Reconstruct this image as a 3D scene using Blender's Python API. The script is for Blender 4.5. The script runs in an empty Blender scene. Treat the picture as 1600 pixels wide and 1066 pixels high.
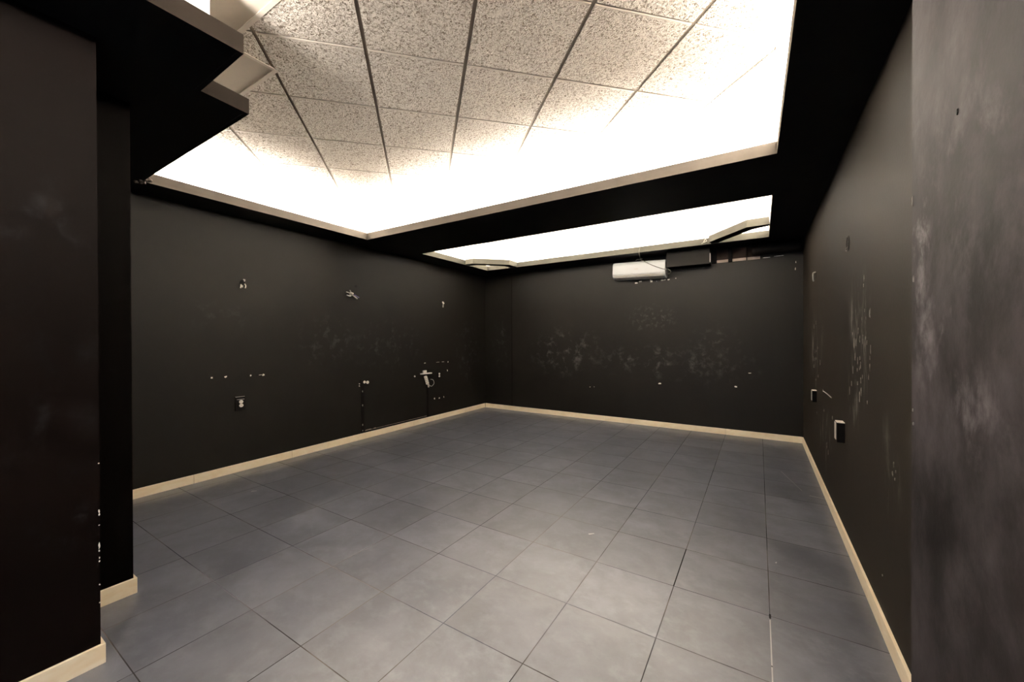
import bpy, bmesh, math, random
from mathutils import Vector, Matrix

scene = bpy.context.scene
COL = scene.collection
random.seed(7)

# ------------------------------------------------------------------ dimensions (metres)
CAM_Z = 1.386
Z_SOF = 2.68          # underside of the black soffit
Z_LIP = 2.765         # top of the fascia boards round the ceiling openings
Z_TILE = 3.13         # underside of the acoustic tiles
Z_TOP = 3.24
L0 = Vector((-4.618, 1.113)); L1 = Vector((-4.728, 6.464)); B1 = Vector((0.5, 6.405))
XR = 0.5              # right wall
XP = 0.30             # near right pier face
Y_REAR = -2.2
DL = (L1 - L0).normalized(); DB = (B1 - L1).normalized()


def WL(y, z, d=0.0):
    """point on the left wall at depth y, height z, d metres into the room"""
    p = L0 + DL * ((y - L0.y) / DL.y)
    return Vector((p.x + d * DL.y, p.y - d * DL.x, z))


def WB(x, z, d=0.0):
    p = L1 + DB * ((x - L1.x) / DB.x)
    return Vector((p.x + d * DB.y, p.y - d * DB.x, z))


def WR(y, z, d=0.0):
    return Vector((XR - d, y, z))


# ------------------------------------------------------------------ node helpers
def new_mat(name):
    m = bpy.data.materials.new(name)
    m.use_nodes = True
    nt = m.node_tree
    return m, nt, nt.nodes['Principled BSDF']


def nd(nt, typ, **kw):
    n = nt.nodes.new(typ)
    for k, v in kw.items():
        if k == 'inp':
            for i, val in v.items():
                n.inputs[i].default_value = val
        else:
            setattr(n, k, v)
    return n


def math_n(nt, op, a, b=None, clamp=False):
    n = nt.nodes.new('ShaderNodeMath'); n.operation = op; n.use_clamp = clamp
    for i, v in enumerate((a, b)):
        if v is None:
            continue
        if isinstance(v, (int, float)):
            n.inputs[i].default_value = v
        else:
            nt.links.new(v, n.inputs[i])
    return n.outputs[0]


def mix_c(nt, fac, a, b):
    n = nt.nodes.new('ShaderNodeMix'); n.data_type = 'RGBA'
    for sock, v in ((n.inputs[0], fac), (n.inputs[6], a), (n.inputs[7], b)):
        if isinstance(v, (int, float)):
            sock.default_value = v
        elif isinstance(v, tuple):
            sock.default_value = (*v, 1) if len(v) == 3 else v
        else:
            nt.links.new(v, sock)
    return n.outputs[2]


def ramp(nt, fac, a, b, smooth=True):
    n = nt.nodes.new('ShaderNodeMapRange')
    n.interpolation_type = 'SMOOTHSTEP' if smooth else 'LINEAR'
    n.inputs['From Min'].default_value = a
    n.inputs['From Max'].default_value = b
    nt.links.new(fac, n.inputs['Value'])
    return n.outputs['Result']


def noise(nt, vec, scale, detail=4.0, rough=0.55, dist=0.0):
    n = nt.nodes.new('ShaderNodeTexNoise')
    n.inputs['Scale'].default_value = scale
    n.inputs['Detail'].default_value = detail
    n.inputs['Roughness'].default_value = rough
    n.inputs['Distortion'].default_value = dist
    nt.links.new(vec, n.inputs['Vector'])
    return n.outputs['Fac']


def mapping(nt, vec, loc=(0, 0, 0), scale=(1, 1, 1), rot=(0, 0, 0)):
    n = nt.nodes.new('ShaderNodeMapping')
    n.inputs['Location'].default_value = loc
    n.inputs['Scale'].default_value = scale
    n.inputs['Rotation'].default_value = rot
    nt.links.new(vec, n.inputs['Vector'])
    return n.outputs['Vector']


def simple(name, col, rough=0.5, spec=0.5, var=0.0, vscale=12.0, metal=0.0):
    m, nt, b = new_mat(name)
    b.inputs['Roughness'].default_value = rough
    b.inputs['Specular IOR Level'].default_value = spec
    b.inputs['Metallic'].default_value = metal
    tc = nd(nt, 'ShaderNodeTexCoord')
    f = noise(nt, tc.outputs['Object'], vscale, 5.0)
    dark = tuple(c * (1 - var) for c in col); lite = tuple(min(1, c * (1 + var)) for c in col)
    nt.links.new(mix_c(nt, ramp(nt, f, 0.3, 0.7), dark, lite), b.inputs['Base Color'])
    return m


def paint(name, base, rough=0.5, scuffs=(), scuff_col=(0.16, 0.155, 0.15), streak=(1, 1, 1), spec=0.075,
          mottle=0.25, mottle_scale=1.6, cover=None):
    """black wall paint: mottled, a little uneven in gloss, with rubbed patches (centre, radii, strength, fineness)"""
    m, nt, b = new_mat(name)
    tc = nd(nt, 'ShaderNodeTexCoord'); P = tc.outputs['Object']
    big = noise(nt, mapping(nt, P, (3.1, 1.7, 0.4)), mottle_scale, 5.0, 0.6)
    c = mix_c(nt, ramp(nt, big, 0.25, 0.75), tuple(v * (1 - mottle) for v in base), tuple(v * (1 + mottle) for v in base))
    fine = noise(nt, P, 60.0, 2.0)
    acc = None
    for i, (cen, rad, stren, sc) in enumerate(scuffs):
        v = mapping(nt, P, tuple(-cen[k] / rad[k] for k in range(3)), tuple(1 / r for r in rad))
        ln = nt.nodes.new('ShaderNodeVectorMath'); ln.operation = 'LENGTH'; nt.links.new(v, ln.inputs[0])
        fall = ramp(nt, ln.outputs['Value'], 1.0, 0.25)
        n1 = noise(nt, mapping(nt, P, (i * 3.7, i * 1.3, i * 2.1), streak), sc, 8.0, 0.66, 0.25)
        msk = math_n(nt, 'MULTIPLY', ramp(nt, n1, 0.50, 0.74), fall)
        msk = math_n(nt, 'MULTIPLY', msk, stren)
        acc = msk if acc is None else math_n(nt, 'MAXIMUM', acc, msk)
    if acc is not None:
        c = mix_c(nt, acc, c, scuff_col)
    if cover is not None:                      # chalky veil all over (colour, strength, scale)
        ccol, cs, sc = cover
        n2 = noise(nt, mapping(nt, P, (9, 4, 2), streak), sc, 8.0, 0.64, 0.2)
        c = mix_c(nt, math_n(nt, 'MULTIPLY', ramp(nt, n2, 0.36, 0.78), cs), c, ccol)
    nt.links.new(c, b.inputs['Base Color'])
    rg = math_n(nt, 'MULTIPLY_ADD', big, 0.16); nt.nodes[-1].inputs[2].default_value = rough - 0.08
    nt.links.new(rg, b.inputs['Roughness'])
    b.inputs['Specular IOR Level'].default_value = spec
    bp = nd(nt, 'ShaderNodeBump', inp={'Strength': 0.12, 'Distance': 0.003})
    nt.links.new(fine, bp.inputs['Height']); nt.links.new(bp.outputs[0], b.inputs['Normal'])
    return m


# ------------------------------------------------------------------ mesh helpers
def tag(o, label=None, cat=None, group=None, kind=None):
    if label: o['label'] = label
    if cat: o['category'] = cat
    if group: o['group'] = group
    if kind: o['kind'] = kind
    return o


def obj(name, bm, mats, parent=None, smooth=False, bevel=0.0):
    bmesh.ops.recalc_face_normals(bm, faces=bm.faces[:])
    me = bpy.data.meshes.new(name); bm.to_mesh(me); bm.free()
    for m in (mats if isinstance(mats, (list, tuple)) else [mats]):
        me.materials.append(m)
    if smooth:
        for p in me.polygons: p.use_smooth = True
    o = bpy.data.objects.new(name, me); COL.objects.link(o)
    if parent:
        o.parent = parent
        o.matrix_parent_inverse = Matrix.Translation(-Vector(parent.location)) if parent.type == 'EMPTY' else Matrix()
    if bevel:
        md = o.modifiers.new('Bevel', 'BEVEL'); md.width = bevel; md.segments = 2; md.limit_method = 'ANGLE'
    return o


def root(name, loc, label, cat, group=None):
    o = bpy.data.objects.new(name, None); COL.objects.link(o)
    o.location = loc; o.empty_display_size = 0.1
    return tag(o, label, cat, group)


def box(bm, a, b, mi=0):
    """axis aligned box between two corners"""
    vs = [bm.verts.new((x, y, z)) for x in (a[0], b[0]) for y in (a[1], b[1]) for z in (a[2], b[2])]
    for q in ((0, 1, 3, 2), (4, 6, 7, 5), (0, 4, 5, 1), (2, 3, 7, 6), (0, 2, 6, 4), (1, 5, 7, 3)):
        f = bm.faces.new([vs[i] for i in q]); f.material_index = mi


def prism(bm, pts, z0, z1, mi=0):
    """vertical prism over a plan polygon"""
    lo = [bm.verts.new((p[0], p[1], z0)) for p in pts]; hi = [bm.verts.new((p[0], p[1], z1)) for p in pts]
    n = len(pts)
    fs = [bm.faces.new(lo[::-1]), bm.faces.new(hi)]
    fs += [bm.faces.new((lo[i], lo[(i + 1) % n], hi[(i + 1) % n], hi[i])) for i in range(n)]
    for f in fs: f.material_index = mi


def frame_box(bm, P, s0, s1, z0, z1, d0, d1):
    """box standing on a wall; P is WL / WB / WR"""
    vs = [bm.verts.new(P(s, z, d)) for s in (s0, s1) for d in (d0, d1) for z in (z0, z1)]
    for q in ((0, 1, 3, 2), (4, 6, 7, 5), (0, 4, 5, 1), (2, 3, 7, 6), (0, 2, 6, 4), (1, 5, 7, 3)):
        bm.faces.new([vs[i] for i in q])


def disc(bm, P, s, z, rs, rz, d0, d1, n=20):
    lo = [bm.verts.new(P(s + rs * math.cos(2 * math.pi * k / n), z + rz * math.sin(2 * math.pi * k / n), d0)) for k in range(n)]
    hi = [bm.verts.new(P(s + 0.9 * rs * math.cos(2 * math.pi * k / n), z + 0.9 * rz * math.sin(2 * math.pi * k / n), d1)) for k in range(n)]
    bm.faces.new(lo); bm.faces.new(hi)
    for k in range(n):
        bm.faces.new((lo[k], lo[(k + 1) % n], hi[(k + 1) % n], hi[k]))


def chip(bm, P, s, z, ws, hz, seed=0, d=0.002, n=9):
    """ragged flake of bare plaster, ws wide and hz high"""
    r = random.Random(seed * 31 + 5)
    ring = []
    for k in range(n):
        a = 2 * math.pi * k / n; q = r.uniform(0.55, 1.1)
        ring.append((s + 0.5 * ws * q * math.cos(a), z + 0.5 * hz * q * math.sin(a)))
    lo = [bm.verts.new(P(a, b, -0.001)) for a, b in ring]
    hi = [bm.verts.new(P(s + (a - s) * 0.85, z + (b - z) * 0.85, d)) for a, b in ring]
    bm.faces.new(hi)
    for k in range(n):
        bm.faces.new((lo[k], lo[(k + 1) % n], hi[(k + 1) % n], hi[k]))


def smooth_path(pts, sub=6):
    pts = [Vector(p) for p in pts]; out = []
    for i in range(len(pts) - 1):
        p0 = pts[max(i - 1, 0)]; p1 = pts[i]; p2 = pts[i + 1]; p3 = pts[min(i + 2, len(pts) - 1)]
        for k in range(sub):
            t = k / sub
            out.append(0.5 * ((2 * p1) + (p2 - p0) * t + (2 * p0 - 5 * p1 + 4 * p2 - p3) * t * t + (3 * p1 - p0 - 3 * p2 + p3) * t ** 3))
    out.append(pts[-1]); return out


def tube(bm, pts, r, n=8, sub=6):
    path = smooth_path(pts, sub) if sub else [Vector(p) for p in pts]
    rings = []; ref = Vector((0.3, 0.5, 0.8)).normalized()
    for i, p in enumerate(path):
        t = (path[min(i + 1, len(path) - 1)] - path[max(i - 1, 0)]).normalized()
        a = t.cross(ref)
        if a.length < 1e-3: a = t.cross(Vector((1, 0, 0)))
        a.normalize(); b = t.cross(a)
        rings.append([bm.verts.new(p + r * (math.cos(2 * math.pi * k / n) * a + math.sin(2 * math.pi * k / n) * b)) for k in range(n)])
    for i in range(len(rings) - 1):
        for k in range(n):
            bm.faces.new((rings[i][k], rings[i][(k + 1) % n], rings[i + 1][(k + 1) % n], rings[i + 1][k]))
    bm.faces.new(rings[0][::-1]); bm.faces.new(rings[-1])


# ------------------------------------------------------------------ materials
BLK = (0.0062, 0.0052, 0.0040)
M_left = paint('black_paint_left', BLK, 0.55, spec=0.105, scuffs=[
    ((-4.66, 3.0, 1.35), (0.5, 0.55, 0.45), 0.30, 9.0),
    ((-4.67, 4.0, 1.30), (0.5, 0.9, 0.50), 0.30, 10.0),
    ((-4.70, 5.9, 1.20), (0.5, 0.5, 0.8), 0.30, 10.0),
    ((-4.63, 1.8, 1.65), (0.5, 0.5, 0.25), 0.14, 8.0)], scuff_col=(0.078, 0.078, 0.082))
M_back = paint('black_paint_back', BLK, 0.52, spec=0.14, scuffs=[
    ((-2.95, 6.44, 1.15), (0.95, 0.5, 0.55), 0.55, 8.0),
    ((-1.45, 6.43, 1.70), (0.55, 0.5, 0.30), 0.42, 16.0),
    ((-1.2, 6.43, 1.02), (1.7, 0.5, 0.34), 0.50, 8.0),
    ((-0.55, 6.41, 1.15), (0.5, 0.5, 0.6), 0.35, 12.0),
    ((-4.35, 6.45, 1.30), (0.3, 0.5, 0.7), 0.35, 9.0)], scuff_col=(0.085, 0.083, 0.082))
M_right = paint('black_paint_right', (0.0155, 0.0128, 0.0100), 0.64, [
    ((0.5, 3.05, 1.40), (0.5, 0.42, 0.50), 1.0, 9.0),
    ((0.5, 3.20, 1.05), (0.5, 0.30, 0.30), 0.9, 10.0),
    ((0.5, 5.05, 1.25), (0.5, 0.75, 0.55), 0.7, 8.0),
    ((0.5, 4.4, 0.50), (0.5, 0.6, 0.35), 0.8, 10.0),
    ((0.5, 2.4, 0.80), (0.5, 0.25, 0.3), 0.35, 10.0)], (0.15, 0.142, 0.13), (1, 1, 0.35), 0.035)
M_pier = paint('black_paint_pier', (0.0095, 0.0080, 0.0084), 0.68, [
    ((0.3, 1.215, 1.62), (0.5, 0.10, 0.34), 0.95, 9.0),
    ((0.3, 1.10, 1.45), (0.5, 0.22, 0.42), 0.65, 7.0),
    ((0.3, 0.95, 1.75), (0.5, 0.25, 0.40), 0.45, 6.0),
    ((0.3, 0.95, 1.25), (0.5, 0.20, 0.12), 0.55, 9.0)], (0.155, 0.140, 0.152), (1, 1, 0.8), 0.04, 0.4, 3.0,
    ((0.046, 0.040, 0.044), 0.9, 5.0))
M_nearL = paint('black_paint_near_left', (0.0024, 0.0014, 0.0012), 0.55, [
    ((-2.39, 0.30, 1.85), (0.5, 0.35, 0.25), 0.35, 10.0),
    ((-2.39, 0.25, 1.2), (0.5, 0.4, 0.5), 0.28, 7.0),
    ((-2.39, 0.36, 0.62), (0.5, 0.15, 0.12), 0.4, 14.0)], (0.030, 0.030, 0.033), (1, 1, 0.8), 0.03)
M_nearL_shade = paint('black_paint_near_left_shaded', (0.0014, 0.0010, 0.0008), 0.55, (), spec=0.012)  # near-left black darkened: soffit shade on the stepped-back face, put into the colour
M_soffit = paint('black_paint_soffit', (0.004, 0.0036, 0.0035), 0.42, (), mottle=0.15)
M_white = simple('white_paint', (0.80, 0.76, 0.70), 0.7, 0.3, 0.03)
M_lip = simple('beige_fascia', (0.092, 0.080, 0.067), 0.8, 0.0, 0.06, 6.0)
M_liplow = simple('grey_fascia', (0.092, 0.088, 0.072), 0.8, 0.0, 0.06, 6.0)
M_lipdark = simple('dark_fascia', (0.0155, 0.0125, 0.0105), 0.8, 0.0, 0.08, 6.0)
M_black = simple('matt_black', (0.0035, 0.003, 0.0028), 0.7, 0.06, 0.1)
M_plaster = simple('bare_plaster', (0.78, 0.74, 0.68), 0.85, 0.2, 0.10, 80.0)
M_acw = simple('white_plastic', (0.37, 0.385, 0.39), 0.4, 0.2, 0.01)
M_acg = simple('grey_plastic', (0.34, 0.33, 0.30), 0.4, 0.5, 0.02)
M_ceramic = simple('white_socket_plastic', (0.85, 0.82, 0.76), 0.35, 0.5, 0.02)
M_wire = simple('pale_wire', (0.50, 0.48, 0.43), 0.5, 0.4, 0.05)
M_bluewire = simple('blue_wire', (0.10, 0.09, 0.20), 0.45, 0.5, 0.05)
M_raw = simple('raw_pink_plaster', (0.30, 0.245, 0.21), 0.85, 0.2, 0.25, 9.0)
M_scratch = simple('scratch', (0.42, 0.41, 0.40), 0.8, 0.2, 0.1)


def mat_floor():
    m, nt, b = new_mat('slate_floor_tiles')
    tc = nd(nt, 'ShaderNodeTexCoord'); P = tc.outputs['Object']
    T = 0.45
    v = mapping(nt, P, (1.3021 / T + 20, -1.8791 / T + 20, 0), (1 / T, 1 / T, 0))
    fl = nt.nodes.new('ShaderNodeVectorMath'); fl.operation = 'FLOOR'; nt.links.new(v, fl.inputs[0])
    fr = nt.nodes.new('ShaderNodeVectorMath'); fr.operation = 'FRACTION'; nt.links.new(v, fr.inputs[0])
    wn = nt.nodes.new('ShaderNodeTexWhiteNoise'); wn.noise_dimensions = '3D'; nt.links.new(fl.outputs[0], wn.inputs['Vector'])
    sep = nd(nt, 'ShaderNodeSeparateXYZ'); nt.links.new(fr.outputs[0], sep.inputs[0])
    ds = []
    for k in (0, 1):
        a = math_n(nt, 'ABSOLUTE', math_n(nt, 'SUBTRACT', sep.outputs[k], 0.5))
        ds.append(math_n(nt, 'SUBTRACT', 0.5, a))
    edge = math_n(nt, 'MINIMUM', ds[0], ds[1])
    joint = ramp(nt, edge, 0.0060, 0.0034)
    # per-tile offset of the cloudy slate pattern
    off = nt.nodes.new('ShaderNodeVectorMath'); off.operation = 'MULTIPLY_ADD'
    nt.links.new(wn.outputs['Color'], off.inputs[0]); off.inputs[1].default_value = (9, 9, 9); nt.links.new(P, off.inputs[2])
    cl = noise(nt, off.outputs[0], 3.0, 9.0, 0.64, 0.3)
    cl2 = noise(nt, mapping(nt, off.outputs[0], (0, 0, 0), (1, 1.35, 1), (0, 0, 0.5)), 8.0, 8.0, 0.66, 0.15)
    dust = noise(nt, mapping(nt, P, (2, 5, 0)), 1.1, 6.0, 0.6)
    c = mix_c(nt, ramp(nt, cl, 0.28, 0.74), (0.036, 0.0395, 0.051), (0.089, 0.094, 0.116))
    c = mix_c(nt, math_n(nt, 'MULTIPLY', ramp(nt, cl2, 0.44, 0.76), 0.45), c, (0.145, 0.152, 0.176))
    tv = math_n(nt, 'MULTIPLY_ADD', wn.outputs['Value'], 0.34); nt.nodes[-1].inputs[2].default_value = 0.84
    mul = nt.nodes.new('ShaderNodeVectorMath'); mul.operation = 'SCALE'
    nt.links.new(c, mul.inputs[0]); nt.links.new(tv, mul.inputs['Scale'])
    jn = noise(nt, P, 1.3, 3.0)
    jc = mix_c(nt, ramp(nt, jn, 0.42, 0.60), (0.020, 0.018, 0.016), (0.13, 0.12, 0.105))
    c = mix_c(nt, math_n(nt, 'MULTIPLY', joint, ramp(nt, noise(nt, P, 0.9, 2.0), 0.36, 0.52)), mul.outputs[0], jc)
    nt.links.new(c, b.inputs['Base Color'])
    r = math_n(nt, 'MULTIPLY_ADD', cl2, 0.22); nt.nodes[-1].inputs[2].default_value = 0.27
    r = math_n(nt, 'ADD', r, math_n(nt, 'MULTIPLY', joint, 0.3))
    nt.links.new(r, b.inputs['Roughness'])
    nt.links.new(math_n(nt, 'MULTIPLY_ADD', joint, -0.85), b.inputs['Specular IOR Level']); nt.nodes[-1].inputs[2].default_value = 0.85
    h = math_n(nt, 'SUBTRACT', math_n(nt, 'MULTIPLY', cl2, 0.15), joint)
    bp = nd(nt, 'ShaderNodeBump', inp={'Strength': 0.35, 'Distance': 0.002})
    nt.links.new(h, bp.inputs['Height']); nt.links.new(bp.outputs[0], b.inputs['Normal'])
    return m


def mat_tile():
    m, nt, b = new_mat('acoustic_tile')
    tc = nd(nt, 'ShaderNodeTexCoord'); P = tc.outputs['Object']
    n1 = noise(nt, P, 75.0, 2.0, 0.5, 1.0)
    n2 = noise(nt, mapping(nt, P, (4, 2, 0)), 72.0, 1.5, 0.5, 1.2)
    pits = ramp(nt, n2, 0.53, 0.64)
    worms = ramp(nt, n1, 0.40, 0.58)
    c = mix_c(nt, worms, (0.325, 0.290, 0.252), (0.55, 0.505, 0.455))
    c = mix_c(nt, pits, c, (0.13, 0.105, 0.080))
    nt.links.new(c, b.inputs['Base Color'])
    b.inputs['Roughness'].default_value = 0.9
    b.inputs['Specular IOR Level'].default_value = 0.1
    h = math_n(nt, 'SUBTRACT', worms, math_n(nt, 'MULTIPLY', pits, 1.5))
    bp = nd(nt, 'ShaderNodeBump', inp={'Strength': 0.8, 'Distance': 0.005})
    nt.links.new(h, bp.inputs['Height']); nt.links.new(bp.outputs[0], b.inputs['Normal'])
    return m


def mat_skirting():
    m, nt, b = new_mat('cream_skirting')
    tc = nd(nt, 'ShaderNodeTexCoord'); P = tc.outputs['Object']
    n1 = noise(nt, mapping(nt, P, (0, 0, 0), (1, 1, 3)), 7.0, 6.0, 0.6, 0.5)
    c = mix_c(nt, ramp(nt, n1, 0.3, 0.7), (0.88, 0.75, 0.53), (0.95, 0.86, 0.67))
    nt.links.new(c, b.inputs['Base Color']); b.inputs['Roughness'].default_value = 0.4
    return m


M_floor = mat_floor(); M_tile = mat_tile(); M_skirt = mat_skirting()
M_bar = simple('ceiling_grid_bar', (0.44, 0.395, 0.34), 0.5, 0.4, 0.03)
M_gyp = simple('smooth_gypsum', (0.36, 0.32, 0.27), 0.7, 0.3, 0.04, 3.0)

# ------------------------------------------------------------------ floor
bm = bmesh.new(); box(bm, (-4.95, Y_REAR - 0.2, -0.08), (0.7, 6.7, 0.0))
fl = tag(obj('floor', bm, M_floor), kind='structure')
bm = bmesh.new()
for (a, c, w) in (((0.20, 4.93), (0.335, 4.40), 0.004), ((-3.93, 1.75), (-3.90, 1.78), 0.02), ((-1.02, 2.63), (-0.99, 2.66), 0.016), ((0.09, 2.90), (0.095, 2.915), 0.008), ((0.38, 4.30), (0.485, 4.28), 0.006)):
    a = Vector(a); c = Vector(c); t = (c - a).normalized(); q = Vector((-t.y, t.x)) * w / 2
    prism(bm, [a - q, c - q * 0.4, c + q * 0.4, a + q], -0.001, 0.0012)
for y0, y1 in ((2.30, 1.98), (1.97, 1.80), (1.79, 1.60), (1.59, 1.2)):
    box(bm, (0.0455, y1, -0.001), (0.0505, y0, 0.0008))
tag(obj('floor_scratch', bm, M_scratch, fl), kind='structure')
bm = bmesh.new(); box(bm, (-0.4055, 2.33, -0.001), (-0.3995, 2.78, 0.0006)); box(bm, (0.044, 2.31, -0.001), (0.053, 2.345, 0.0006))
tag(obj('open_joint', bm, M_black, fl), kind='structure')

# ------------------------------------------------------------------ walls (black below the soffit, white in the plenum above)
ZP = 2.70


def wall(name, a, b, thick_dir, lower, z0=0.0, z1=Z_TOP):
    bm = bmesh.new()
    a = Vector(a); b = Vector(b); t = Vector(thick_dir)
    prism(bm, [a, b, b + t, a + t], z0, ZP, 0)
    prism(bm, [a, b, b + t, a + t], ZP, z1, 1)
    return tag(obj(name, bm, [lower, M_white]), kind='structure')


Lnear = WL(0.55, 0); Lfar = WL(6.60, 0)
w_left = wall('wall_left', (Lnear.x, Lnear.y), (Lfar.x, Lfar.y), (-0.15, 0), M_left)
XS = -4.085
s1 = WB(XS, 0, 0.0)
bm = bmesh.new()
p0 = WB(-4.86, 0, -0.012); p1 = WB(XS, 0, -0.012); p2 = WB(XS + 0.008, 0, 0); p3 = WB(0.5, 0)
pl = [(p0.x, p0.y), (p1.x, p1.y), (p2.x, p2.y), (p3.x, p3.y), (0.5, 6.62), (-4.86, 6.62)]
prism(bm, pl, 0, ZP, 0); prism(bm, pl, ZP, Z_TOP, 1)
w_back = tag(obj('wall_back', bm, [M_back, M_white]), kind='structure')
bm = bmesh.new(); frame_box(bm, WB, XS + 0.008, XS + 0.017, 0.085, 2.6, -0.001, 0.002)
tag(obj('wall_seam', bm, M_black, w_back), kind='structure')
w_right = wall('wall_right', (XR, 1.0), (XR, 6.6), (0.15, 0), M_right)
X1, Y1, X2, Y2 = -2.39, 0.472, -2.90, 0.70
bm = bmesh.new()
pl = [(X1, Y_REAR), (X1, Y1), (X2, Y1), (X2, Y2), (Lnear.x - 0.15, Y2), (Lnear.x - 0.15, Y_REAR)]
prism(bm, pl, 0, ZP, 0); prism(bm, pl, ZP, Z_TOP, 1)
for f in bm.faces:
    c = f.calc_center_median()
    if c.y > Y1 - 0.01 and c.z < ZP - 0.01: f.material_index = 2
w_nl = tag(obj('wall_near_left', bm, [M_nearL, M_white, M_nearL_shade]), kind='structure')
bm = bmesh.new(); pl = [(XP, Y_REAR), (XP, 1.258), (XR + 0.1, 1.258), (XR + 0.1, Y_REAR)]
prism(bm, pl, 0, ZP, 0); prism(bm, pl, ZP, Z_TOP, 1)
w_nr = tag(obj('wall_near_right', bm, [M_pier, M_white]), kind='structure')
# unseen rear wall behind the camera, with a doorway added to let daylight in
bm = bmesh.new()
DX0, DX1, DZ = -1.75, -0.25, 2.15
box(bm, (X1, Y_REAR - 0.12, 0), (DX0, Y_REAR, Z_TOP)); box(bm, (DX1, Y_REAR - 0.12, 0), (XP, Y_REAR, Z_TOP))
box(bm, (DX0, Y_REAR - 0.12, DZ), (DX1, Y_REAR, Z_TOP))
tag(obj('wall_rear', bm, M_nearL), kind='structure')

# ------------------------------------------------------------------ skirting
SK_H, SK_T = 0.083, 0.013


def skirting(name, segs):
    bm = bmesh.new()
    for P, a, b, cuts in segs:
        xs = [a] + cuts + [b]
        for i in range(len(xs) - 1):
            g = 0.0012
            frame_box(bm, P, xs[i] + (g if i else 0), xs[i + 1] - (g if i < len(xs) - 2 else 0), 0.0, SK_H, -0.004, SK_T)
    return tag(obj(name, bm, M_skirt, bevel=0.0015), kind='structure')


skirting('baseboard_left', [(WL, 0.75, 6.45, [1.55, 2.5, 3.52, 4.46, 5.06, 5.8])])
skirting('baseboard_back', [(WB, -4.71, 0.487, [-4.06, -3.1, -2.2, -1.3, -0.4])])
skirting('baseboard_right', [(WR, 1.3, 6.40, [2.02, 2.75, 3.65, 4.32, 5.3])])
PN1 = lambda y, z, d=0: Vector((X1 + d, y, z)); PN2 = lambda y, z, d=0: Vector((X2 + d, y, z))
PF1 = lambda x, z, d=0: Vector((x, Y1 + d, z)); PF2 = lambda x, z, d=0: Vector((x, Y2 + d, z))
skirting('baseboard_near_left', [(PN1, Y_REAR, Y1 + SK_T, [-0.6, 0.2]), (PF1, X2 + SK_T, X1 + SK_T - 0.0131, []), (PN2, Y1 + SK_T, Y2 + SK_T, []),
                                 (PF2, -4.58, X2 - 0.0001, [-3.5])])

# ------------------------------------------------------------------ black soffit with its two openings
O1 = [(-4.235, 1.095), (-4.278, 3.287), (0.110, 3.304), (0.155, -1.35), (-1.966, -1.35), (-1.966, 0.855), (-2.445, 0.862), (-2.465, 1.098)]
O2 = [(-4.291, 4.266), (-4.313, 5.985), (0.113, 5.957), (0.108, 4.247)]
outer = [(Lnear.x - 0.02, Y1 - 0.06), (-4.75, 6.5), (0.52, 6.5), (0.52, Y_REAR), (X1 - 0.02, Y_REAR), (X1 - 0.02, Y1 - 0.06)]
def offset_poly(pts, d):
    """offset to the outside of a loop given as plan points (either winding)"""
    n = len(pts); area = sum(pts[i][0] * pts[(i + 1) % n][1] - pts[(i + 1) % n][0] * pts[i][1] for i in range(n))
    s = 1 if area > 0 else -1; out = []
    for i in range(n):
        p = Vector(pts[i]); a = (p - Vector(pts[i - 1])).normalized(); b = (Vector(pts[(i + 1) % n]) - p).normalized()
        na = Vector((a.y, -a.x)) * s; nb = Vector((b.y, -b.x)) * s
        m = (na + nb); m = m / max(m.length_squared, 1e-6) * 2
        out.append(p + m * d)
    return out


bm = bmesh.new(); edges = []
for loop in (outer, offset_poly(O1, 0.011), offset_poly(O2, 0.011)):
    vs = [bm.verts.new((x, y, Z_SOF)) for x, y in loop]
    edges += [bm.edges.new((vs[i], vs[(i + 1) % len(vs)])) for i in range(len(vs))]
bmesh.ops.triangle_fill(bm, edges=edges, use_beauty=True)
ret = bmesh.ops.extrude_face_region(bm, geom=bm.faces[:] + bm.edges[:] + bm.verts[:])
for v in [g for g in ret['geom'] if isinstance(g, bmesh.types.BMVert)]: v.co.z += 0.018
for f in bm.faces:
    f.material_index = 1 if all(v.co.z > Z_SOF + 0.01 for v in f.verts) else 0
tag(obj('ceiling_soffit', bm, [M_soffit, M_white]), kind='structure')


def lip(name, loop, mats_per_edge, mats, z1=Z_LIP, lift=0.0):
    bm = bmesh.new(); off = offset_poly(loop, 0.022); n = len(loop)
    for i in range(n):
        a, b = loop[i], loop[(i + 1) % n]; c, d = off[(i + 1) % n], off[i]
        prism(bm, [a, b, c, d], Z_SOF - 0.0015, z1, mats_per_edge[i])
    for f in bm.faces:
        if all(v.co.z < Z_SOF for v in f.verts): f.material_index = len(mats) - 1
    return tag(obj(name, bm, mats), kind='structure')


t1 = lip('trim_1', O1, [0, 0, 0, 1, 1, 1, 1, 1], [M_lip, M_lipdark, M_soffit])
t2 = lip('trim_2', O2, [0, 0, 0, 0], [M_liplow, M_soffit])
bm = bmesh.new()                                   # broken plaster at the near left corner of the large opening
rr = random.Random(3)
for k in range(11):
    c = Vector((-4.235 + rr.uniform(-0.05, 0.03), 1.09 + rr.uniform(-0.05, 0.04), Z_SOF + rr.uniform(-0.012, 0.05)))
    ico = bmesh.ops.create_icosphere(bm, subdivisions=1, radius=rr.uniform(0.012, 0.026), matrix=Matrix.Translation(c))
    for v in ico['verts']: v.co += Vector((rr.uniform(-1, 1), rr.uniform(-1, 1), rr.uniform(-1, 1))) * 0.007
tag(obj('broken_corner', bm, simple('dirty_plaster', (0.10, 0.082, 0.07), 0.9, 0.1, 0.7, 60.0), t1), kind='structure')

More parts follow.
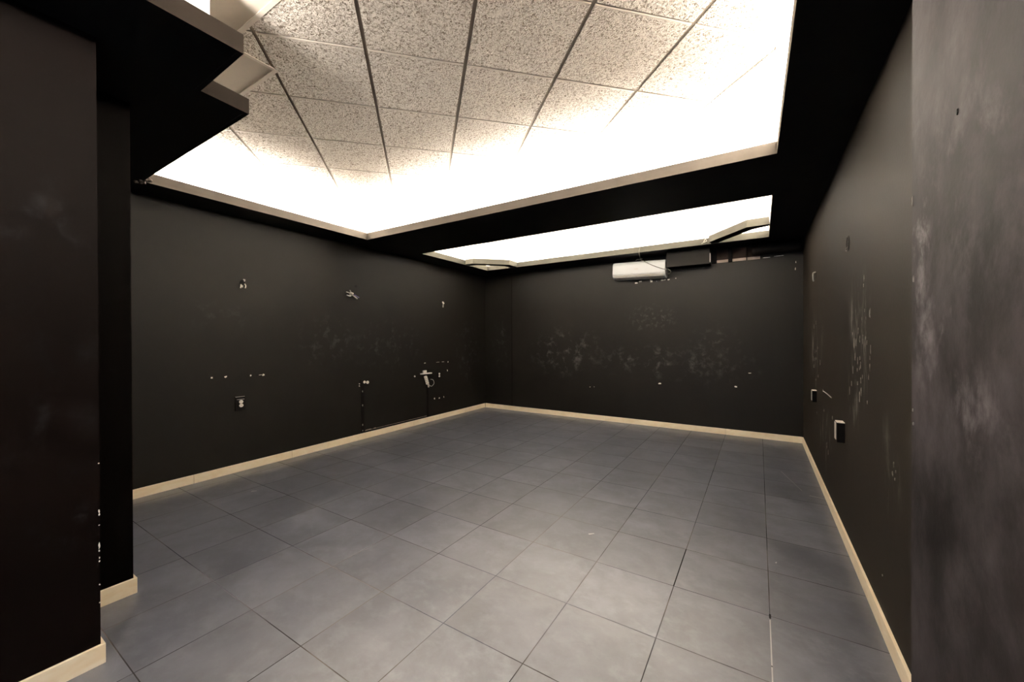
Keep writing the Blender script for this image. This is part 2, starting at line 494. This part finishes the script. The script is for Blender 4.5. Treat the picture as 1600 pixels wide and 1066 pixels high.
# ------------------------------------------------------------------ plenum: bulkhead over the beam, upstand near the entrance
bm = bmesh.new(); box(bm, (-4.66, 3.62, 2.698), (0.5, 3.93, Z_TOP))
tag(obj('wall_beam_upstand', bm, M_white), kind='structure')
bm = bmesh.new(); box(bm, (-2.38, Y_REAR, 2.698), (-2.20, 0.813, Z_TOP)); box(bm, (-2.2, Y_REAR, 2.698), (0.4, -1.62, Z_TOP))
tag(obj('wall_near_upstand', bm, M_white), kind='structure')

# ------------------------------------------------------------------ acoustic tile ceiling, grid turned 45 degrees
ANG = math.radians(45.24); U = Vector((math.cos(ANG), math.sin(ANG))); V = Vector((-math.sin(ANG), math.cos(ANG)))
ORG = Vector((-1.997, 1.527)); TS = 0.6
GX0, GX1, GY0, GY1 = -4.74, 0.52, 1.048, 6.47


def clip_half(poly, nx, ny, c):
    out = []
    for i in range(len(poly)):
        a, b = poly[i], poly[(i + 1) % len(poly)]
        da = nx * a[0] + ny * a[1] - c; db = nx * b[0] + ny * b[1] - c
        if da <= 0: out.append(a)
        if (da < 0 < db) or (db < 0 < da):
            t = da / (da - db); out.append((a[0] + (b[0] - a[0]) * t, a[1] + (b[1] - a[1]) * t))
    return out


def clip_rect(poly, x0, x1, y0, y1):
    for nx, ny, c in ((-1, 0, -x0), (1, 0, x1), (0, -1, -y0), (0, 1, y1)):
        poly = clip_half(poly, nx, ny, c)
        if len(poly) < 3: return []
    return poly


bm = bmesh.new(); GAP = 0.0115
TX0, TX1 = -4.46, 0.09
RECTS = [(-2.655, TX1, GY0, 1.322), (TX0, TX1, 1.322, 3.40), (TX0, TX1, 4.2, 5.62)]
# the two smooth gypsum steps cut the grid: tiles live right of x=-2.655 or beyond y=1.322
for i in range(-12, 13):
    for j in range(-12, 13):
        base = [ORG + U * TS * (i + a) + V * TS * (j + b) for a, b in ((0, 0), (1, 0), (1, 1), (0, 1))]
        cx = sum(p.x for p in base) / 4; cy = sum(p.y for p in base) / 4
        g = GAP / TS
        tile = [ORG + U * TS * (i + a) + V * TS * (j + b) for a, b in ((g, g), (1 - g, g), (1 - g, 1 - g), (g, 1 - g))]
        tile = [(p.x, p.y) for p in tile]
        for R in RECTS:
            q = clip_rect(tile, *R)
            if len(q) >= 3:
                ar = abs(sum(q[k][0] * q[(k + 1) % len(q)][1] - q[(k + 1) % len(q)][0] * q[k][1] for k in range(len(q)))) / 2
                if ar > 1e-4: prism(bm, q, Z_TILE, Z_TILE + 0.02)
tag(obj('ceiling', bm, M_tile), kind='structure')
bm = bmesh.new(); box(bm, (GX0, GY0, Z_TILE + 0.008), (GX1, GY1, Z_TILE + 0.03))
tag(obj('ceiling_grid', bm, simple('grid_recess', (0.22, 0.185, 0.148), 0.7, 0.1, 0.05)), kind='structure')
bm = bmesh.new()                                    # light on one side of the cross tees, painted as a pale strip
for j in range(-12, 13):
    for i in range(-12, 13):
        q0 = [ORG + U * (TS * (i + a)) + V * (TS * j + b) for a, b in ((0.02, 0.001), (0.98, 0.001), (0.98, 0.0115), (0.02, 0.0115))]
        for R in RECTS:
            q = clip_rect([(p.x, p.y) for p in q0], *R)
            if len(q) >= 3: prism(bm, q, Z_TILE - 0.001, Z_TILE + 0.009)
tag(obj('ceiling_tee_lit_edge', bm, M_bar), kind='structure')
bm = bmesh.new()
box(bm, (TX0, 0.3, Z_TILE + 0.001), (-2.655, 1.322, Z_TILE + 0.03)); box(bm, (-2.655, Y_REAR, Z_TILE + 0.001), (TX1, 1.048, Z_TILE + 0.03))
tag(obj('ceiling_gypsum', bm, M_gyp), kind='structure')
bm = bmesh.new()                                    # white ceiling margin along the cove lamps, added to bounce light onto the floor
box(bm, (GX0, 0.3, Z_TILE), (TX0, GY1, Z_TILE + 0.03)); box(bm, (TX1, Y_REAR, Z_TILE), (GX1, GY1, Z_TILE + 0.03))
box(bm, (TX0, 3.40, Z_TILE), (TX1, 4.2, Z_TILE + 0.03)); box(bm, (TX0, 5.62, Z_TILE), (TX1, GY1, Z_TILE + 0.03))
tag(obj('ceiling_bounce_margin', bm, M_white), kind='structure')
bm = bmesh.new()                                    # wall angle strips along the gypsum steps
box(bm, (-4.7, 1.322, Z_TILE - 0.004), (-2.632, 1.346, Z_TILE + 0.004)); box(bm, (-2.655, 1.048, Z_TILE - 0.004), (-2.631, 1.322, Z_TILE + 0.004))
box(bm, (-2.655, 1.048, Z_TILE - 0.0045), (0.5, 1.072, Z_TILE + 0.0035))
tag(obj('trim_3', bm, M_bar), kind='structure')

# ------------------------------------------------------------------ corner pelmets in the far opening
def pelmet(name, poly, label, extra=None):
    c = Vector((sum(p[0] for p in poly) / len(poly), sum(p[1] for p in poly) / len(poly), Z_SOF))
    bm = bmesh.new(); lo = poly
    vs0 = [bm.verts.new((x, y, Z_SOF + 0.001)) for x, y in lo]; vs1 = [bm.verts.new((x, y, Z_LIP + 0.004)) for x, y in lo]
    n = len(lo); f = bm.faces.new(vs0); f.material_index = 1
    bm.faces.new(vs1)
    for i in range(n): bm.faces.new((vs0[i], vs0[(i + 1) % n], vs1[(i + 1) % n], vs1[i]))
    o = tag(obj(name, bm, [M_liplow, M_black]), label, 'panel')
    return o


pelmet('corner_pelmet', [(-4.287, 5.294), (-4.122, 5.299), (-3.663, 5.736), (-3.655, 5.975), (-3.80, 5.975), (-3.80, 5.80), (-4.18, 5.44), (-4.293, 5.43)],
       'beige angled pelmet board across the left corner of the far ceiling opening')
pr = pelmet('corner_pelmet', [(-0.568, 5.867), (-0.117, 5.316), (0.106, 5.307), (0.108, 5.385), (-0.06, 5.46), (-0.467, 5.955), (-0.54, 5.957)],
            'larger beige angled pelmet board across the right corner of the far ceiling opening')
bm = bmesh.new()
tube(bm, [(-0.60, 5.93, 2.768), (-0.61, 5.90, 2.74), (-0.635, 5.925, 2.70), (-0.60, 5.93, 2.715), (-0.66, 5.93, 2.69)], 0.004)
tube(bm, [(-0.575, 5.865, 2.768), (-0.60, 5.87, 2.735), (-0.59, 5.90, 2.70)], 0.004)
obj('tie_wire', bm, M_wire, pr)

# ------------------------------------------------------------------ split air conditioner
TILT = math.radians(-1.7)
ax0, ax1 = -1.998, -1.186
ac = root('air_conditioner', ((ax0 + ax1) / 2, 6.42, 2.47), 'white wall air conditioner high on the black back wall', 'air conditioner')


def ac_profile(pts, xa, xb, shrink=0.0):
    bm = bmesh.new(); rings = []
    for x, s in ((xa, shrink), (xa + 0.012, 0), (xb - 0.012, 0), (xb, shrink)) if shrink else ((xa, 0), (xb, 0)):
        cy = sum(p[0] for p in pts) / len(pts); cz = sum(p[1] for p in pts) / len(pts)
        rings.append([bm.verts.new((x, 6.425 - (p[0] + (cy - p[0]) * s), p[1] + (cz - p[1]) * s)) for p in pts])
    for a, b in zip(rings[:-1], rings[1:]):
        for k in range(len(pts)):
            bm.faces.new((a[k], a[(k + 1) % len(pts)], b[(k + 1) % len(pts)], b[k]))
    bm.faces.new(rings[0]); bm.faces.new(rings[-1])
    c = Vector(ac.location)
    bmesh.ops.rotate(bm, verts=bm.verts[:], cent=c, matrix=Matrix.Rotation(-TILT, 3, 'Y'))
    return bm


body = [(0.0, 2.604), (0.14, 2.604), (0.170, 2.596), (0.188, 2.578), (0.196, 2.55), (0.200, 2.41), (0.196, 2.388), (0.178, 2.366), (0.150, 2.350), (0.10, 2.336), (0.0, 2.336)]
obj('body', ac_profile(body, ax0, ax1, 0.10), M_acw, ac, bevel=0.004)
panel = [(0.196, 2.572), (0.204, 2.566), (0.209, 2.54), (0.212, 2.415), (0.209, 2.400), (0.198, 2.400)]
obj('front_panel', ac_profile(panel, ax0 + 0.006, ax1 - 0.006), M_acw, ac, bevel=0.003)
lou = [(0.203, 2.392), (0.209, 2.386), (0.186, 2.358), (0.180, 2.362)]
obj('louver', ac_profile(lou, ax0 + 0.03, ax1 - 0.03), M_acg, ac)
out = [(0.170, 2.361), (0.174, 2.354), (0.12, 2.336), (0.11, 2.342)]
obj('air_outlet', ac_profile(out, ax0 + 0.04, ax1 - 0.04), M_acg, ac)
bm = ac_profile([(0.2105, 2.487), (0.2135, 2.487), (0.2135, 2.471), (0.2105, 2.471)], -1.648, -1.588)
obj('badge', bm, M_acg, ac)
bm = ac_profile([(0.188, 2.590), (0.198, 2.584), (0.2105, 2.560), (0.2095, 2.556), (0.196, 2.578)], ax0 + 0.01, ax1 - 0.01)
obj('top_rim', bm, M_acw, ac)

bm = bmesh.new()
tube(bm, [(-1.482, 5.945, 2.800), (-1.478, 5.935, 2.765), (-1.498, 5.94, 2.72), (-1.505, 5.95, 2.66), (-1.53, 6.10, 2.640), (-1.545, 6.195, 2.612), (-1.50, 6.20, 2.588),
          (-1.38, 6.198, 2.515), (-1.27, 6.198, 2.462), (-1.19, 6.20, 2.430), (-1.14, 6.23, 2.425), (-1.115, 6.26, 2.40), (-1.14, 6.30, 2.375), (-1.19, 6.33, 2.38)], 0.0045)
tube(bm, [(-1.545, 6.20, 2.614), (-1.60, 6.21, 2.622), (-1.625, 6.21, 2.605)], 0.0045)
tube(bm, [(-1.545, 6.20, 2.614), (-1.54, 6.19, 2.630), (-1.515, 6.185, 2.618)], 0.0045)
tag(obj('cable', bm, simple('grey_cable', (0.13, 0.125, 0.105), 0.6, 0.1, 0.05), smooth=True), 'thin pale cable hanging from the far opening and draped over the air conditioner', 'cable')

# ------------------------------------------------------------------ pipe boxing along the top of the back wall
bx = root('pipe_boxing', (-0.87, 6.30, 2.46), 'black painted pipe boxing right of the air conditioner with its open cut end', 'boxing')
bm = bmesh.new(); box(bm, (-1.165, 6.195, 2.455), (-0.585, 6.215, 2.679)); obj('front_board', bm, simple('black_boxing_paint', (0.007, 0.006, 0.005), 0.55, 0.08, 0.1), bx)
bm = bmesh.new(); box(bm, (-1.165, 6.215, 2.455), (-0.585, 6.41, 2.47)); obj('bottom_board', bm, M_black, bx)
bm = bmesh.new(); box(bm, (-0.5848, 6.197, 2.475), (-0.578, 6.222, 2.60)); obj('cut_edge', bm, M_plaster, bx)
bay = root('open_pipe_bay', (-0.25, 6.38, 2.49), 'uncovered pipe bay with raw plaster strip and dark battens, right of the pipe boxing', 'pipe bay')
bm = bmesh.new(); frame_box(bm, WB, -0.575, 0.02, 2.486, 2.524, 0.0, 0.006); obj('bare_strip', bm, M_raw, bay)
bm = bmesh.new(); frame_box(bm, WB, -0.575, 0.02, 2.524, 2.676, 0.0, 0.004); obj('strip_shade', bm, simple('strip_shade', (0.022, 0.014, 0.011), 0.8, 0.1, 0.3), bay)  # shade under the soffit, painted dark brown on the upper raw strip
for x0, x1 in ((-0.575, -0.515), (-0.365, -0.315), (-0.145, -0.135)):
    bm = bmesh.new(); frame_box(bm, WB, x0, x1, 2.484, 2.677, 0.004, 0.045); obj('batten', bm, M_black, bay)
bm = bmesh.new(); tube(bm, [(-0.08, 6.31, 2.595), (0.10, 6.31, 2.598), (0.30, 6.31, 2.592), (0.492, 6.31, 2.59)], 0.072, 16, 3)
dp = tag(obj('duct_pipe', bm, M_black, smooth=True), 'black pipe end running into the right wall below the soffit', 'pipe')
bm = bmesh.new()
for x in (0.02, 0.42):
    bm = bmesh.new(); tube(bm, [(x, 6.31, 2.595), (x + 0.03, 6.31, 2.595)], 0.079, 16, 0); obj('pipe_clip', bm, M_black, dp)

# ------------------------------------------------------------------ sockets and electrics
def outlet(P, s, z, w, h, dep, sock, label, front=None):
    p = P(s, z, 0)
    r = root('power_outlet', p, label, 'power outlet')
    bm = bmesh.new(); frame_box(bm, P, s - w / 2, s + w / 2, z - h / 2, z + h / 2, -0.002, dep); obj('back_box', bm, M_black, r, bevel=0.002)
    if front:
        bm = bmesh.new(); frame_box(bm, P, s - w / 2 + 0.03, s + w / 2 + 0.003, z - h / 2 + 0.012, z + h / 2 - 0.004, dep, dep + 0.003); obj('face_plate', bm, M_wire, r, bevel=0.001)
        bm = bmesh.new(); frame_box(bm, P, s - w / 2, s + w / 2, z + h / 2, z + h / 2 + 0.004, 0.0, dep); obj('top_lip', bm, M_plaster, r)
    for (ds, dz, rr) in sock:
        bm = bmesh.new(); disc(bm, P, s + ds, z + dz, rr, rr * 0.92, dep - 0.001, dep + 0.005); k = obj('socket', bm, M_ceramic, r)
        bm = bmesh.new()
        for q in (-0.32, 0.32): disc(bm, P, s + ds + q * rr, z + dz, rr * 0.13, rr * 0.13, dep + 0.0045, dep + 0.006, 8)
        obj('pin_hole', bm, M_black, k)
    return r


o = outlet(WL, 1.958, 0.716, 0.094, 0.145, 0.014, [(0.006, 0.019, 0.021), (0.008, -0.020, 0.021)], 'black double power outlet with two white sockets low on the left wall, nearest the entrance')
bm = bmesh.new(); frame_box(bm, WL, 1.925, 1.995, 0.759, 0.763, 0.014, 0.018); frame_box(bm, WL, 1.915, 2.0, 0.787, 0.790, 0.0, 0.015); obj('cover_edge', bm, M_wire, o)
outlet(WL, 3.520, 0.782, 0.13, 0.09, 0.012, [(-0.002, 0.012, 0.021), (0.050, 0.004, 0.024)], 'black outlet with two white sockets side by side above a black conduit, left wall')
outlet(WL, 5.067, 0.765, 0.07, 0.105, 0.012, [(0, 0.025, 0.019), (0, -0.016, 0.019)], 'small black outlet with two white dots, on the left wall nearest the back corner')
outlet(WR, 3.515, 0.735, 0.085, 0.135, 0.042, [], 'black outlet box on the right wall, the larger and nearer one', True)
outlet(WR, 5.03, 0.795, 0.085, 0.115, 0.036, [], 'black outlet box on the right wall, the smaller one near the back corner', True)


def slot(P, s, z0, z1, label, w=0.034):
    bm = bmesh.new()
    r = random.Random(int(s * 100)); pts = []
    n = 14
    L = [(s - w / 2 + r.uniform(-0.004, 0.004), z0 + (z1 - z0) * k / n) for k in range(n + 1)]
    R_ = [(s + w / 2 + r.uniform(-0.004, 0.004), z0 + (z1 - z0) * k / n) for k in range(n + 1)]
    a = [bm.verts.new(P(x, z, 0.006)) for x, z in L]; b = [bm.verts.new(P(x, z, 0.006)) for x, z in R_]
    a0 = [bm.verts.new(P(x, z, -0.001)) for x, z in L]; b0 = [bm.verts.new(P(x, z, -0.001)) for x, z in R_]
    for k in range(n):
        bm.faces.new((a[k], b[k], b[k + 1], a[k + 1])); bm.faces.new((a0[k], a[k], a[k + 1], a0[k + 1])); bm.faces.new((b[k], b0[k], b0[k + 1], b[k + 1]))
    o = tag(obj('cable_conduit', bm, M_black), label, 'conduit')
    return o


c1 = slot(WL, 3.495, 0.085, 0.735, 'black upright cable conduit on the left wall below the side by side sockets', 0.045)
bm = bmesh.new()
for k, (z, h) in enumerate(((0.665, 0.03), (0.47, 0.035), (0.20, 0.03), (0.12, 0.02))):
    bm = bmesh.new(); chip(bm, WL, 3.49, z, 0.012, h, k, 0.009); obj('chipped_edge', bm, M_wire, c1)
slot(WL, 4.785, 0.085, 0.60, 'black upright cable conduit on the left wall below the white broken fitting', 0.040)
bm = bmesh.new(); frame_box(bm, WL, 3.52, 4.77, 0.088, 0.103, 0.0, 0.008)
ct = tag(obj('cable_conduit', bm, M_black), 'thin black conduit lying along the top of the left skirting between the upright conduits', 'conduit')
bm = bmesh.new(); frame_box(bm, WL, 3.53, 4.76, 0.108, 0.112, 0.0, 0.004)
for k, (s, w) in enumerate(((3.60, 0.10), (3.70, 0.05), (3.56, 0.05))): chip(bm, WL, s, 0.113, w, 0.014, k, 0.006)
obj('plaster_edge', bm, M_raw, ct)

ft = root('wall_fitting', WL(4.70, 0.72), 'white broken wall fitting hanging tilted at the top of a conduit on the left wall', 'fitting')
bm = bmesh.new(); frame_box(bm, WL, 4.615, 4.845, 0.812, 0.830, 0.0, 0.05); obj('cross_plate', bm, M_ceramic, ft, bevel=0.003)
bm = bmesh.new(); frame_box(bm, WL, 4.665, 4.735, 0.832, 0.874, 0.005, 0.035); obj('stub', bm, M_ceramic, ft, bevel=0.004)
bm = bmesh.new(); tube(bm, [WL(4.705, 0.775, 0.03), WL(4.735, 0.70, 0.03), WL(4.755, 0.645, 0.03)], 0.026, 12, 3); obj('tilted_body', bm, M_ceramic, ft)
bm = bmesh.new()
for k in range(4):
    t = 0.15 + 0.22 * k; p = WL(4.71 + 0.05 * t, 0.77 - 0.13 * t, 0.03); q = WL(4.714 + 0.05 * t, 0.762 - 0.13 * t, 0.03)
    tube(bm, [p, q], 0.0285, 12, 0)
obj('rib', bm, M_acg, ft)
bm = bmesh.new(); tube(bm, [WL(4.765, 0.64, 0.03), WL(4.78, 0.615, 0.028), WL(4.79, 0.59, 0.02)], 0.014, 8, 3); obj('tip', bm, M_wire, ft)
bm = bmesh.new(); tube(bm, [WL(4.76, 0.66, 0.03), WL(4.83, 0.60, 0.04), WL(4.90, 0.64, 0.04), WL(4.89, 0.70, 0.03), WL(4.84, 0.715, 0.02)], 0.004); obj('loose_wire', bm, M_wire, ft)

M_rub0 = simple('dull_wire', (0.12, 0.11, 0.10), 0.6, 0.1, 0.1)
# wire stubs left where wall lamps were taken down
def stub(name, P, s, z, label, wires, hole=(0.03, 0.04), rim=False, cat='wire'):
    r = root(name, P(s, z), label, cat)
    bm = bmesh.new(); disc(bm, P, s, z, hole[0], hole[1], -0.001, 0.003, 14); obj('hole', bm, M_black, r)
    if rim:
        bm = bmesh.new(); n = 16
        tube(bm, [P(s + hole[0] * math.cos(2 * math.pi * k / n), z + hole[1] * math.sin(2 * math.pi * k / n), 0.004) for k in range(n + 1)], 0.005, 6, 0)
        obj('rim', bm, simple('hole_rim', (0.05, 0.045, 0.04), 0.8, 0.1, 0.2), r)
    for pts, rad, m in wires:
        bm = bmesh.new(); tube(bm, [P(s + a, z + b, d) for a, b, d in pts], rad, 6); obj('wire_end', bm, m, r, smooth=True)
    return r


stub('wire_stub', WL, 1.990, 1.985, 'dark hole with three white wire ends high on the left wall, nearest the entrance',
     [([(0.01, 0.045, 0.0), (0.018, 0.04, 0.012), (0.014, 0.025, 0.008)], 0.006, M_ceramic),
      ([(0.02, 0.0, 0.004), (0.026, -0.02, 0.012), (0.018, -0.045, 0.02)], 0.006, M_ceramic),
      ([(-0.015, -0.01, 0.004), (-0.02, -0.03, 0.015), (-0.025, -0.05, 0.015)], 0.006, M_ceramic),
      ([(0.0, -0.02, 0.004), (-0.005, -0.04, 0.015)], 0.006, M_wire)], (0.028, 0.04))
stub('wire_stub', WL, 3.295, 2.00, 'tangle of white and blue wires sprouting high on the left wall, the middle of three',
     [([(0.0, 0.0, 0.0), (-0.03, 0.01, 0.04), (-0.085, 0.018, 0.05)], 0.007, M_wire),
      ([(0.0, 0.0, 0.0), (-0.02, -0.03, 0.05), (-0.08, -0.022, 0.05)], 0.008, M_ceramic),
      ([(0.0, 0.0, 0.0), (0.02, -0.02, 0.05), (0.075, -0.06, 0.06)], 0.008, M_ceramic),
      ([(0.0, 0.0, 0.0), (0.04, -0.012, 0.04), (0.11, -0.04, 0.05)], 0.008, M_bluewire),
      ([(0.0, 0.01, 0.0), (-0.005, 0.03, 0.03), (-0.01, 0.05, 0.02)], 0.007, M_wire),
      ([(-0.008, 0.012, 0.03), (0.01, 0.0, 0.06)], 0.017, M_ceramic)], (0.02, 0.02))
stub('wire_stub', WL, 5.165, 2.02, 'single pale wire hanging high on the left wall, nearest the back corner',
     [([(0.0, 0.03, 0.0), (0.004, 0.01, 0.02), (-0.006, -0.03, 0.025), (-0.004, -0.07, 0.02)], 0.009, M_wire),
      ([(0.0, 0.02, 0.01), (0.004, -0.008, 0.03)], 0.016, M_ceramic)], (0.015, 0.02))
stub('wire_stub', WR, 3.346, 2.008, 'dark oval hole with a rim high on the right wall, the larger nearer one',
     [([(0.0, -0.02, 0.0), (0.025, -0.035, 0.010), (0.01, -0.055, 0.008)], 0.004, M_rub0)], (0.034, 0.045), True, 'hole')
stub('wire_stub', WR, 5.063, 2.03, 'small dark hole with pale curled wire on the right wall near the back corner',
     [([(0.0, 0.035, 0.0), (0.02, 0.03, 0.02), (0.03, -0.02, 0.02), (0.05, -0.05, 0.015)], 0.007, M_wire)], (0.03, 0.035), False, 'hole')

# ------------------------------------------------------------------ knocked-off paint showing plaster: wear on each wall
def wear(name, w, P, items, m=M_plaster):
    bm = bmesh.new()
    for k, (s, z, a, b) in enumerate(items): chip(bm, P, s, z, a, b, k + int(abs(s) * 10))
    return tag(obj(name, bm, m, w), kind='structure')


wear('paint_chip', w_left, WL, [(1.708, 1.01, 0.022, 0.024), (1.831, 1.009, 0.032, 0.028), (2.067, 1.003, 0.02, 0.022), (2.195, 1.0, 0.026, 0.03), (2.165, 1.002, 0.05, 0.006),
                                (3.444, 0.776, 0.022, 0.022), (3.443, 0.745, 0.022, 0.022), (4.493, 0.795, 0.05, 0.035), (4.957, 0.373, 0.035, 0.045), (5.079, 0.368, 0.04, 0.035), (5.196, 0.372, 0.02, 0.035),
                                (5.294, 0.832, 0.025, 0.035), (4.728, 0.995, 0.055, 0.02), (5.312, 0.985, 0.03, 0.03), (5.18, 0.992, 0.09, 0.008), (5.05, 0.992, 0.12, 0.004)])
wear('paint_gouge', w_left, WL, [(1.949, 0.999, 0.05, 0.018), (2.13, 1.0, 0.06, 0.016), (3.40, 2.12, 0.06, 0.05)], M_black)
wear('paint_chip', w_back, WB, [(-1.674, 2.289, 0.06, 0.022), (-1.603, 2.309, 0.055, 0.025), (-1.45, 2.318, 0.025, 0.02), (-1.433, 2.30, 0.045, 0.05), (-1.355, 2.293, 0.02, 0.015), (-1.269, 2.301, 0.055, 0.03), (-1.231, 2.305, 0.03, 0.03),
                                (-1.27, 2.33, 0.03, 0.02), (-1.174, 2.303, 0.05, 0.03), (-1.072, 2.314, 0.022, 0.022), (-2.464, 0.556, 0.016, 0.014), (-2.39, 0.562, 0.012, 0.01), (-1.309, 0.683, 0.06, 0.022), (-0.271, 0.700, 0.045, 0.026),
                                (0.10, 2.497, 0.12, 0.012), (0.24, 2.503, 0.14, 0.010), (0.42, 2.40, 0.008, 0.04), (0.415, 2.31, 0.008, 0.05), (-0.10, 0.90, 0.05, 0.012)])
M_rub = simple('rubbed_plaster', (0.14, 0.132, 0.12), 0.85, 0.1, 0.5, 40.0)
rq = random.Random(21); RUBS = [(2.76, 1.52, 0.016, 0.07), (3.01, 1.05, 0.016, 0.08), (2.97, 1.08, 0.014, 0.06)]
for k in range(46):
    if k < 34:
        a = rq.gauss(0, 1); yy = 3.0 + rq.gauss(0, 0.15); zz = 1.33 + rq.gauss(0, 0.19)
    else:
        yy = 5.05 + rq.gauss(0, 0.25); zz = 1.2 + rq.gauss(0, 0.22)
    RUBS.append((yy, zz, rq.uniform(0.004, 0.012), rq.uniform(0.015, 0.065)))
wear('paint_chip', w_right, WR, [(4.542, 0.905, 0.06, 0.03), (4.05, 0.905, 0.06, 0.018), (4.47, 0.735, 0.05, 0.035), (4.0, 0.752, 0.035, 0.04), (2.327, 0.835, 0.012, 0.03), (2.30, 0.81, 0.01, 0.02), (2.345, 0.79, 0.014, 0.03), (2.31, 0.775, 0.012, 0.018),
                                 (2.51, 0.256, 0.012, 0.012), (5.05, 1.18, 0.03, 0.05), (4.3, 0.46, 0.03, 0.07), (4.22, 0.42, 0.03, 0.06)] + RUBS, M_rub)
bm = bmesh.new()
a = WR(4.52, 0.902); c = WR(4.06, 0.912)
tube(bm, [WR(4.52, 0.905, 0.001), WR(4.30, 0.908, 0.001), WR(4.06, 0.905, 0.001)], 0.0035, 6, 2)
tag(obj('scratch_line', bm, M_scratch, w_right), kind='structure')
wear('paint_chip', w_nl, PN1, [(Y1 - 0.002, 0.86, 0.006, 0.006), (Y1 - 0.002, 0.655, 0.007, 0.02), (Y1 - 0.002, 0.64, 0.007, 0.012), (Y1 - 0.002, 0.595, 0.006, 0.008), (Y1 - 0.002, 0.505, 0.007, 0.035), (Y1 - 0.002, 0.485, 0.006, 0.012), (Y1 - 0.002, 0.455, 0.006, 0.012),
                               (Y1 - 0.002, 0.44, 0.006, 0.008), (Y1 - 0.002, 0.34, 0.006, 0.008), (Y1 - 0.002, 0.262, 0.006, 0.008)])
wear('paint_chip', w_nr, lambda y, z, d=0: Vector((XP - d, y, z)), [(1.243, 1.52, 0.005, 0.02), (1.246, 1.22, 0.004, 0.010), (1.243, 1.19, 0.004, 0.010), (1.25, 1.70, 0.006, 0.03)], simple('rubbed_paint', (0.13, 0.12, 0.115), 0.85, 0.2, 0.3, 60.0))
wear('paint_gouge', w_nr, lambda y, z, d=0: Vector((XP - d, y, z)), [(1.012, 1.788, 0.008, 0.014)], M_black)
tag(w_nl, kind='structure')

# ------------------------------------------------------------------ cove lamps lying on top of the soffit behind the fascias
LAMP_COL = (1.0, 0.950, 0.885)
WPM = 130.0


def cove(a, b, out, k=1.0, z=2.785, w=0.03, elev=72):
    """slim fluorescent strip from a to b, turned towards the white wall behind it (out) and upwards"""
    a = Vector((*a, z)); b = Vector((*b, z)); L = (b - a).length
    d = bpy.data.lights.new('cove_lamp', 'AREA'); d.shape = 'RECTANGLE'; d.size = L; d.size_y = w
    d.energy = WPM * L * k; d.color = LAMP_COL
    o = bpy.data.objects.new('cove_lamp', d); COL.objects.link(o)
    x = (b - a).normalized(); e = math.radians(elev)
    dr = (Vector((*out, 0)) * math.cos(e) + Vector((0, 0, math.sin(e)))); dr = (dr - x * dr.dot(x)).normalized()
    zz = -dr; y = zz.cross(x)
    m = Matrix((x, y, zz)).transposed().to_4x4(); m.translation = (a + b) / 2
    o.matrix_world = m
    return o


W_, E_, N_, S_ = (-1, 0), (1, 0), (0, 1), (0, -1)
cove((-4.50, 1.25), (-4.53, 3.2), W_); cove((-4.2, 3.52), (0.05, 3.53), N_, 0.85); cove((0.38, 1.3), (0.36, 3.2), E_, 0.8); cove((0.25, -1.3), (0.25, 1.2), E_, 0.9)
cove((-2.10, -1.3), (-2.10, 0.55), W_, 0.9); cove((-1.9, -1.48), (0.1, -1.48), S_)
cove((-4.2, 4.07), (0.05, 4.055), S_, 0.5); cove((-4.2, 6.20), (0.05, 6.17), N_, 0.55); cove((0.31, 4.3), (0.31, 5.9), E_, 0.6); cove((-4.49, 4.35), (-4.51, 5.9), W_, 0.5)

# ------------------------------------------------------------------ weak bluish daylight through the doorway added behind the camera
w = bpy.data.worlds.new('World'); scene.world = w; w.use_nodes = True
bg = w.node_tree.nodes['Background']; bg.inputs[0].default_value = (0.62, 0.70, 1.0, 1); bg.inputs[1].default_value = 2.4

# ------------------------------------------------------------------ camera
yaw, pitch, roll = -0.562367, -0.00454, -0.003141
fwd = Vector((math.sin(yaw) * math.cos(pitch), math.cos(yaw) * math.cos(pitch), math.sin(pitch)))
rt = Vector((math.cos(yaw), -math.sin(yaw), 0)); up = rt.cross(fwd)
r2 = math.cos(roll) * rt + math.sin(roll) * up; u2 = -math.sin(roll) * rt + math.cos(roll) * up
cd = bpy.data.cameras.new('camera'); cd.sensor_width = 36.0; cd.lens = 610.98 / 1600 * 36.0; cd.clip_start = 0.02
cam = bpy.data.objects.new('camera', cd); COL.objects.link(cam)
mw = Matrix((r2, u2, -fwd)).transposed().to_4x4(); mw.translation = (0, 0, CAM_Z)
cam.matrix_world = mw
scene.camera = cam

scene.view_settings.view_transform = 'Standard'
scene.view_settings.look = 'None'
scene.view_settings.exposure = 0.0
scene.view_settings.gamma = 1.0
scene.view_settings.use_curve_mapping = False
scene.cycles.max_bounces = 12
scene.cycles.diffuse_bounces = 8
scene.cycles.use_denoising = True
